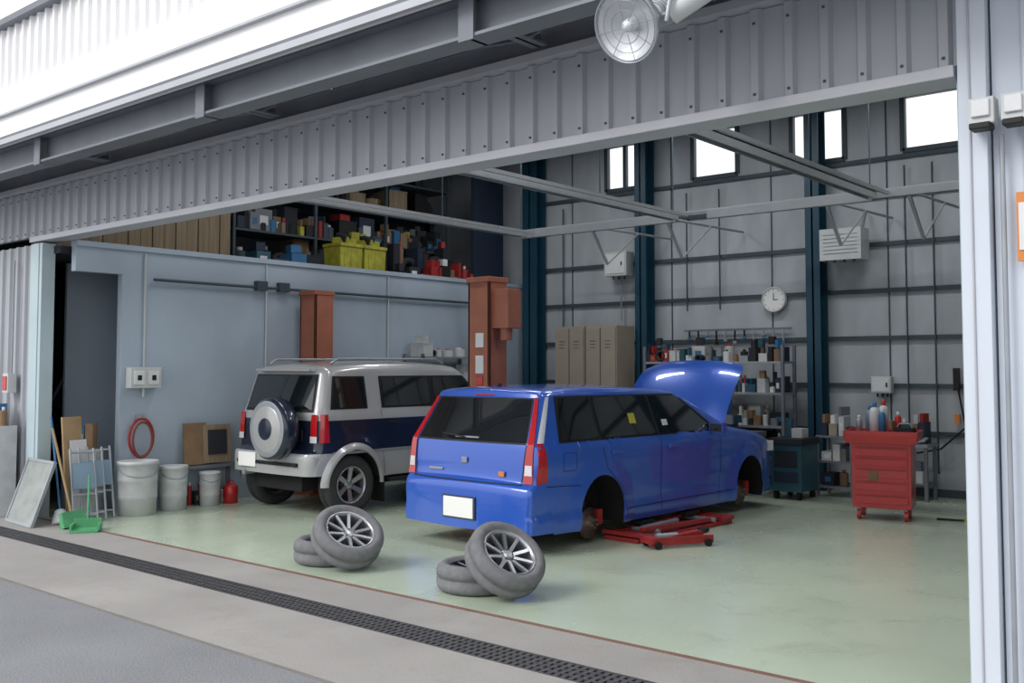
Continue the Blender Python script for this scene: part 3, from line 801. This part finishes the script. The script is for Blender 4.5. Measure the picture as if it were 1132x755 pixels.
mb=MB(); mb.bb(-.2,.2,-.25,.25,.10,.68,M_teal); mb.bb(-.22,.22,-.28,.27,.68,.76,M_dark); mb.box((0,-.255,.5),(.3,.012,.2),M_dark); mb.box((0,-.255,.28),(.32,.012,.14),M_navyp)
mb.cyl((-.1,.1,.76),(-.1,.1,1.0),.05,M_teal); mb.box((.08,0,.82),(.14,.2,.12),M_box)
for a in (-.15,.15):
    for b in (-.2,.2): mb.cyl((a-.02,b,.05),(a+.02,b,.05),.05,M_black)
mb.finish('battery_charger_cart',bevel=.006,loc=(-5.35,11.95,0))
# low cluttered rack beside the column
mb=MB()
for a in (-.22,.22):
    for b in (-.17,.17): mb.bb(a-.015,a+.015,b-.015,b+.015,0,.78,M_steel)
for z in (.12,.44,.76): mb.bb(-.24,.24,-.19,.19,z-.012,z+.012,M_steel)
clut(mb,-.2,.2,-.16,.16,.135,.12,.24,.08,.2,seed=77); clut(mb,-.2,.2,-.16,.16,.455,.10,.24,.06,.16,seed=78); clut(mb,-.2,.2,-.16,.16,.775,.08,.26,.07,.16,seed=79)
mb.finish('low_parts_rack',loc=(-4.98,12.5,0))
mb=MB(); mb.bb(-.35,.35,-.2,.2,.66,.70,M_galv)
for a in (-.32,.32):
    for b in (-.17,.17): mb.bb(a-.02,a+.02,b-.02,b+.02,0,.66,M_steel)
mb.bb(-.33,.33,-.18,.18,.2,.22,M_steel)
clut(mb,-.34,.34,-.16,.16,.70,.08,.30,.05,.16,seed=81); clut(mb,-.30,.30,-.15,.15,.22,.12,.36,.08,.2,seed=82)
mb.finish('side_bench',loc=(-4.25,12.75,0))
def bench(x,y,w,seed,name='work_bench'):
    mb=MB(); mb.bb(-w/2,w/2,-.3,.3,.74,.80,M_steel)
    for a in (-w/2+.05,w/2-.05):
        for b in (-.26,.26): mb.bb(a-.03,a+.03,b-.03,b+.03,0,.74,M_steel)
    mb.bb(-w/2+.05,w/2-.05,-.26,.26,.25,.28,M_steel); mb.bb(-w/2+.1,-.1,-.3,-.05,.5,.74,M_navyp)
    mb.cyl((w/2-.25,-.1,.80),(w/2-.25,-.1,.92),.05,M_teal); mb.box((w/2-.25,-.14,.97),(.12,.25,.1),M_teal); mb.box((w/2-.25,-.28,.97),(.14,.04,.12),M_galv)
    clut(mb,-w/2+.02,w/2-.4,-.2,.25,.80,.12,.5,.07,.2,seed=seed); clut(mb,-w/2+.1,w/2-.1,-.2,.2,.28,.1,.3,.1,.25,seed=seed+1)
    mb.finish(name,loc=(x,y,0))
bench(-6.45,12.0,1.1,5); bench(-9.95,12.35,.75,9)
mb=MB()
for x in (-10.64,-10.26):
    for y in (10.2,11.4): mb.bb(x-.02,x+.02,y-.02,y+.02,0,1.85,M_steel)
for z in (.5,1.1,1.8): mb.bb(-10.66,-10.24,10.18,11.42,z-.02,z+.01,M_galv)
clut(mb,-10.62,-10.28,10.25,11.35,.51,.2,.5,.12,.35,'y',51); clut(mb,-10.62,-10.28,10.25,11.35,1.11,.2,.5,.12,.35,'y',52); clut(mb,-10.62,-10.28,10.25,11.35,1.81,.08,.2,.12,.3,'y',53,[M_whitep,M_card,M_box,M_offw])
mb.finish('storage_shelf')

def wbox(x,y,z,w,h,d,name,m=M_box,drop=1.0):
    mb=MB(); mb.box((0,0,0),(w,d,h),m); mb.box((0,-d/2-.004,0),(w*.86,.012,h*.82),M_whitep); mb.box((w*.3,-d/2-.014,0),(.02,.02,.06),M_black)
    for k in (-.25,0,.25): mb.cyl((w*k,0,-h/2),(w*k,0,-h/2-.05),.012,M_black,seg=8)
    mb.cyl((0,d*.3,-h/2),(0,d*.3,-h/2-drop),.012,M_galv,seg=8)
    return mb.finish(name,bevel=.006,loc=(x,y,z))
wbox(-8.72,13.03,3.28,.42,.38,.22,'control_box',drop=.7)
mb=MB(); mb.box((0,0,0),(.56,.30,.42),M_box)
for k in range(6): mb.box((0,-.155,-.12+.05*k),(.46,.012,.004),M_galv)
for k in (-.2,-.08,.05,.18): mb.box((k,-.13,-.225),(.03,.03,.03),M_black)
mb.box((0,.2,-.05),(.4,.14,.06),M_girt); mb.cyl((.2,.1,.2),(.2,.25,.45),.02,M_galv)
mb.finish('unit_heater',bevel=.008,loc=(-5.02,12.88,3.28))
mb=MB(); X=Matrix.Translation((-6.14,13.12,2.61))@Matrix.Rotation(math.pi/2,4,'X')
mb.revolve([(.18,-.03),(.185,.02),(.17,.035),(.16,.025)],M_box,X,32); mb.revolve([(.16,.02),(.001,.02)],M_plate,X,32); mb.revolve([(.18,-.03),(.001,-.03)],M_box,X,32)
mb.box((-6.14,13.095,2.66),(.010,.004,.09),M_black); mb.box((-6.11,13.095,2.61),(.07,.004,.010),M_black)
for k in range(12): mb.box((-6.14+.14*math.sin(k*math.pi/6),13.097,2.61+.14*math.cos(k*math.pi/6)),(.008,.004,.014),M_girt)
mb.finish('wall_clock')
wbox(-4.62,13.08,1.42,.26,.22,.12,'socket_box',drop=.4)
for x in (-9.9,-4.3,-3.95):
    mb=MB(); mb.cyl((x,13.13,.3),(x,13.13,4.3),.012,M_girt,seg=8); mb.finish('conduit_pipe')
for x in (-7.55,-7.0):
    mb=MB(); mb.cyl((x,13.13,2.5),(x,13.13,4.3),.012,M_girt,seg=8); mb.finish('conduit_pipe')
mb=MB()
mb.tube([(-3.7,13.08,1.5),(-3.6,13.08,.9),(-3.9,13.08,.62),(-4.2,13.08,.55)],.012,M_black)
mb.box((-3.7,13.1,1.5),(.07,.06,.28),M_black); mb.box((-3.7,13.1,1.0),(.06,.05,.12),M_orange)
mb.finish('hanging_cable')
mb=MB()
rnd=random.Random(4)
mb.box((-6.75,13.13,2.2),(1.7,.02,.03),M_steel)
for k in range(11):
    x=-7.5+.15*k; h_=rnd.uniform(.08,.2); mb.box((x,13.10,2.19-h_/2),(.02,.02,h_),rnd.choice([M_black,M_galv,M_dark])); mb.box((x,13.10,2.19-h_),(.05,.025,.04),rnd.choice([M_black,M_galv,M_bluep]))
mb.finish('hanging_tools')

x=XL+.045
mb=MB(); mb.cyl((x,6.15,2.68),(x,12.7,2.68),.018,M_girt,seg=8)
for y in (7.65,8.0): mb.box((x,y,2.70),(.08,.16,.12),M_girt)
mb.finish('conduit_pipe')
for y,z in ((6.05,1.66),(7.75,1.3),(9.9,1.3)):
    mb=MB(); mb.cyl((x-.02,y,2.98),(x-.02,y,z),.012,M_box,seg=8); mb.finish('conduit_pipe')
mb=MB(); mb.box((0,0,0),(.12,.38,.24),M_box); mb.box((.066,-.09,0),(.02,.13,.16),M_whitep); mb.box((.066,.09,0),(.02,.13,.16),M_whitep)
mb.box((.075,-.09,0),(.02,.05,.06),M_black); mb.box((.075,.09,0),(.02,.05,.06),M_black); mb.cyl((0,.0,-.12),(0,0,-.22),.014,M_box,seg=8)
mb.finish('socket_box',bevel=.006,loc=(XL+.065,6.03,1.53))
mb=MB()
M_hose=mat('brown_hose',(120,60,50),.6)
mb.tube([(XL+.09,6.0+.15*math.sin(a),.86+.22*math.cos(a)-.02) for a in [k*2*math.pi/20 for k in range(21)]],.016,M_redd)
mb.tube([(XL+.12,6.0+.12*math.sin(a),.82+.2*math.cos(a)) for a in [k*2*math.pi/20 for k in range(21)]],.014,M_hose)
mb.box((XL+.05,6.0,1.08),(.1,.06,.05),M_galv)
mb.finish('air_hose_coil')

# loft contents
mb=MB()
k=0; y=5.2
while y<7.55:
    mb.bb(-11.30,-11.27-.01*(k%2),y,y+.15,3.0,4.7,M_board); y+=.16; k+=1
mb.bb(-11.34,-11.30,5.2,7.6,3.0,3.14,M_wood); mb.bb(-11.34,-11.30,5.2,7.6,4.55,4.65,M_wood)
mb.finish('board_partition')
MB().bb(-11.0,-10.94,12.05,12.80,3.0,4.9,M_navyp).finish('loft_end_panel')
dk=[M_card,M_dark,M_navyp,M_black,M_dark,M_board,M_redd,M_steel,M_dark,M_black,M_bluep,M_girt,M_yel]
mb=MB()
for y in (7.8,9.2,10.6,12.0):
    for xx in (-12.1,-11.5): mb.bb(xx-.02,xx+.02,y-.02,y+.02,3.0,5.0,M_girt)
for z in (3.55,4.1,4.6): mb.bb(-12.12,-11.48,7.78,12.02,z-.02,z+.01,M_girt)
clut(mb,-12.05,-11.55,7.85,11.95,3.01,.3,.5,.10,.35,'y',31,dk,.15)
clut(mb,-12.05,-11.55,7.85,11.95,3.57,.2,.42,.12,.40,'y',32,dk,.1)
clut(mb,-11.75,-11.50,7.85,11.95,3.57,.08,.25,.05,.25,'y',132,dk,.05)
clut(mb,-12.05,-11.55,7.85,11.95,4.12,.2,.42,.12,.45,'y',38,dk,.15)
mb.finish('loft_rack')
mb=MB()
clut(mb,-11.4,-11.1,7.9,9.15,3.0,.14,.28,.12,.35,'y',34,[M_bluep,M_teal,M_navyp,M_bluep,M_dark],.05)
clut(mb,-11.4,-11.1,10.25,12.0,3.0,.25,.7,.10,.28,'y',36,[M_redd,M_whitep,M_dark,M_card,M_black,M_dark,M_navyp,M_redd],.1)
clut(mb,-11.06,-10.86,10.3,12.0,3.0,.08,.32,.06,.24,'y',37,[M_redd,M_whitep,M_dark,M_card,M_black,M_board],0)
mb.finish('stored_parts')
for y in (9.42,9.88):
    mb=MB(); mb.box((0,0,.2),(.36,.40,.40),M_yel,taper=(1.05,1.05)); mb.box((0,0,.42),(.42,.44,.05),M_yel)
    for q in (-.12,0,.12): mb.box((.185,q,.2),(.02,.03,.3),M_yel)
    mb.box((0,.02,.49),(.25,.3,.1),M_yel,rot=(0,0,.4)); mb.box((.05,-.05,.52),(.2,.12,.14),M_dark,rot=(.2,.3,.1))
    mb.finish('yellow_crate',loc=(-11.13,y,3.0),bevel=.008)

# ---------------- clutter by the left post
def drum(x,y,r,h,name,m=M_whitep):
    mb=MB(); mb.revolve([(.001,0),(r*.94,0),(r*.96,h*.3),(r*1.0,h*.32),(r*.98,h*.36),(r*.98,h*.62),(r*1.02,h*.64),(r*.99,h*.68),(r,h*.93),(r*1.05,h*.94),(r*1.05,h),(r*.9,h),(r*.88,h*.97),(.001,h*.97)],m,None,28)
    mb.tube([(r*1.04*math.cos(a),r*1.04*math.sin(a),h*.9-.18*h*math.sin((a+1.9)*1.0)) for a in [-1.9+k*.31 for k in range(11)]],.006,M_galv,6)
    return mb.finish(name,loc=(x,y,0))
drum(-10.42,5.86,.215,.60,'white_drum',M_offw); drum(-10.44,6.32,.155,.51,'white_drum',M_offw); drum(-10.44,6.80,.12,.40,'plastic_bucket',M_offw)
mb=MB(); mb.revolve([(.001,0),(.09,0),(.09,.2),(.06,.23),(.001,.23)],M_red,None,18); mb.tube([(-.06,0,.22),(-.04,0,.27),(.04,0,.27),(.06,0,.22)],.008,M_red); mb.finish('fuel_can',loc=(-10.42,7.08,0))
mb=MB()
mb.box((0,-.17,.26),(.03,.30,.50),M_card,rot=(0,-.06,0)); mb.box((.02,.12,.25),(.025,.38,.46),M_board,rot=(0,-.06,0)); mb.box((.038,.12,.27),(.01,.26,.30),M_dark,rot=(0,-.06,0))
mb.finish('framed_boards',loc=(-10.60,6.86,.47))
mb=MB(); mb.bb(-10.69,-10.56,6.50,7.25,.43,.47,M_steel); mb.bb(-10.68,-10.64,6.54,6.58,0,.43,M_steel); mb.bb(-10.68,-10.64,7.18,7.22,0,.43,M_steel)
clut(mb,-10.67,-10.58,6.6,7.15,0,.15,.35,.06,.14,'y',71,[M_redd,M_dark,M_whitep,M_card],0); mb.finish('wall_ledge')
for k,y in enumerate((5.18,5.30,5.42)):
    mb=MB(); h=.80
    for s_ in (-.12,.12): mb.cyl((0,s_,0),(0,s_,h),.014,M_galv,seg=8)
    for z in (.08,.3,.52,.76): mb.cyl((0,-.12,z),(0,.12,z),.012,M_galv,seg=8)
    mb.box((.01,0,.5),(.02,.22,.28),M_pad)
    mb.finish('folding_stool',loc=(-10.24-.09*k,y+.02*k,.005),rot=(0,-.30,math.radians(-12)))
mb=MB(); mb.cyl((0,0,.16),(0,0,1.05),.013,M_wood,seg=10); mb.box((0,0,.12),(.05,.26,.08),M_green); mb.box((0,0,.045),(.07,.28,.09),M_green,taper=(.7,1)); mb.finish('floor_broom',loc=(-10.05,4.96,.012),rot=(.05,-.30,.2))
mb=MB(); mb.box((0,0,.02),(.28,.26,.02),M_green); mb.bb(-.14,-.12,-.13,.13,.02,.12,M_green); mb.bb(-.14,.10,-.14,-.12,.02,.08,M_green); mb.bb(-.14,.10,.12,.14,.02,.08,M_green); mb.cyl((-.13,0,.1),(-.2,0,.55),.012,M_green); mb.finish('dustpan',loc=(-9.75,4.93,-.008),rot=(0,0,-.6))
mb=MB(); mb.cyl((0,0,.1),(0,0,1.15),.012,M_bluep,seg=8); mb.revolve([(.001,.16),(.05,.14),(.09,.03),(.10,0),(.001,0)],M_whitep,None,12); mb.finish('mop',loc=(-10.42,5.00,0),rot=(0,-.25,0))
mb=MB(); mb.box((0,0,.55),(.02,.26,1.1),M_wood); mb.box((.03,.05,.42),(.02,.22,.84),M_whitep); mb.finish('wood_boards',loc=(-10.66,5.28,.01),rot=(0,-.10,.3))
mb=MB(); mb.bb(-.14,.14,-.1,.1,0,.7,M_box); mb.bb(-.12,.12,-.11,-.1,.05,.3,M_whitep); mb.bb(-.12,.12,-.11,-.1,.36,.62,M_whitep)
clut(mb,-.14,.14,-.09,.09,.70,.2,.42,.05,.09,seed=91,cols=[M_whitep,M_offw,M_green,M_bluep,M_card],tyre=0); mb.finish('small_cabinet',loc=(-10.88,5.5,0),rot=(0,0,math.radians(40)))
mb=MB(); W_,Hh=.70,.70
mb.box((0,0,Hh/2),(W_,.012,Hh),mat('wire_glass',(142,150,146),.4,.1,.2,6))
for xx in (-W_/2,W_/2): mb.box((xx,0,Hh/2),(.03,.03,Hh),M_galv)
for z in (.015,Hh-.015): mb.box((0,0,z),(W_,.03,.03),M_galv)
mb.finish('leaning_panel',loc=(-10.70,4.68,0),rot=(math.radians(-19),0,math.radians(-4)))
mb=MB()
mb.box((0,0,.15),(.5,.22,.03),M_offw); mb.box((0,0,.55),(.5,.22,.03),M_offw); mb.box((0,0,.95),(.5,.22,.03),M_offw)
mb.bb(-.26,-.235,-.11,.11,0,1.0,M_offw); mb.bb(.235,.26,-.11,.11,0,1.0,M_offw); mb.bb(-.25,.25,.095,.11,0,1.0,M_offw); mb.bb(-.24,.0,-.12,-.108,.03,.52,M_whitep)
clut(mb,-.22,.22,-.09,.09,.965,.15,.3,.06,.12,seed=61,cols=[M_whitep,M_offw,M_bluep,M_card,M_whitep],tyre=0); clut(mb,-.22,.22,-.09,.09,.565,.2,.30,.08,.14,seed=62,cols=[M_whitep,M_galv,M_card,M_box],tyre=0); clut(mb,-.22,.22,-.09,.08,.165,.2,.30,.08,.14,seed=63,cols=[M_whitep,M_green,M_box],tyre=0)
mb.finish('utility_cabinet',loc=(-11.62,4.82,0))
mb=MB(); mb.box((0,0,0),(.14,.1,.22),M_box); mb.box((0,-.055,0),(.10,.012,.16),M_red); mb.cyl((0,.02,.11),(0,.02,1.4),.012,M_galv,seg=8); mb.finish('electrical_box',loc=(-11.60,4.935,1.47),bevel=.005)
mb=MB(); mb.cyl((-.15,0,.014),(.12,.05,.014),.012,M_black,seg=8); mb.box((.16,.06,.025),(.08,.05,.05),M_yel); mb.finish('air_tool',loc=(-3.25,11.2,0))

# ---------------- lights / world
w=bpy.data.worlds.new('World'); scene.world=w; w.use_nodes=True; nt=w.node_tree
bg=nt.nodes['Background']
tc=nt.nodes.new('ShaderNodeTexCoord'); sp=nt.nodes.new('ShaderNodeSeparateXYZ'); nt.links.new(tc.outputs['Generated'],sp.inputs[0])
rp=nt.nodes.new('ShaderNodeValToRGB'); rp.color_ramp.elements[0].position=.0; rp.color_ramp.elements[0].color=(.77,.77,.78,1)
rp.color_ramp.elements[1].position=.6; rp.color_ramp.elements[1].color=(.96,.97,1.0,1)
nt.links.new(sp.outputs['Z'],rp.inputs['Fac']); nt.links.new(rp.outputs['Color'],bg.inputs['Color']); bg.inputs['Strength'].default_value=1.5
L=bpy.data.lights.new('sun','SUN'); L.energy=1.7; L.angle=math.radians(25); L.color=(1,.98,.95)
so=bpy.data.objects.new('sun',L); scene.collection.objects.link(so)
so.rotation_euler=Vector((.35,.75,-.62)).to_track_quat('-Z','Y').to_euler()

# ---------------- camera
cam=bpy.data.cameras.new('camera'); co=bpy.data.objects.new('camera',cam); scene.collection.objects.link(co)
F=1090.0; dy=57.0
cam.sensor_width=36; cam.lens=36*F/1132; cam.shift_y=-28.5/1132
co.location=(0,0,1.65); co.rotation_euler=(math.pi/2+math.atan(dy/F),0,math.radians(40))
cam.clip_end=300
scene.camera=co
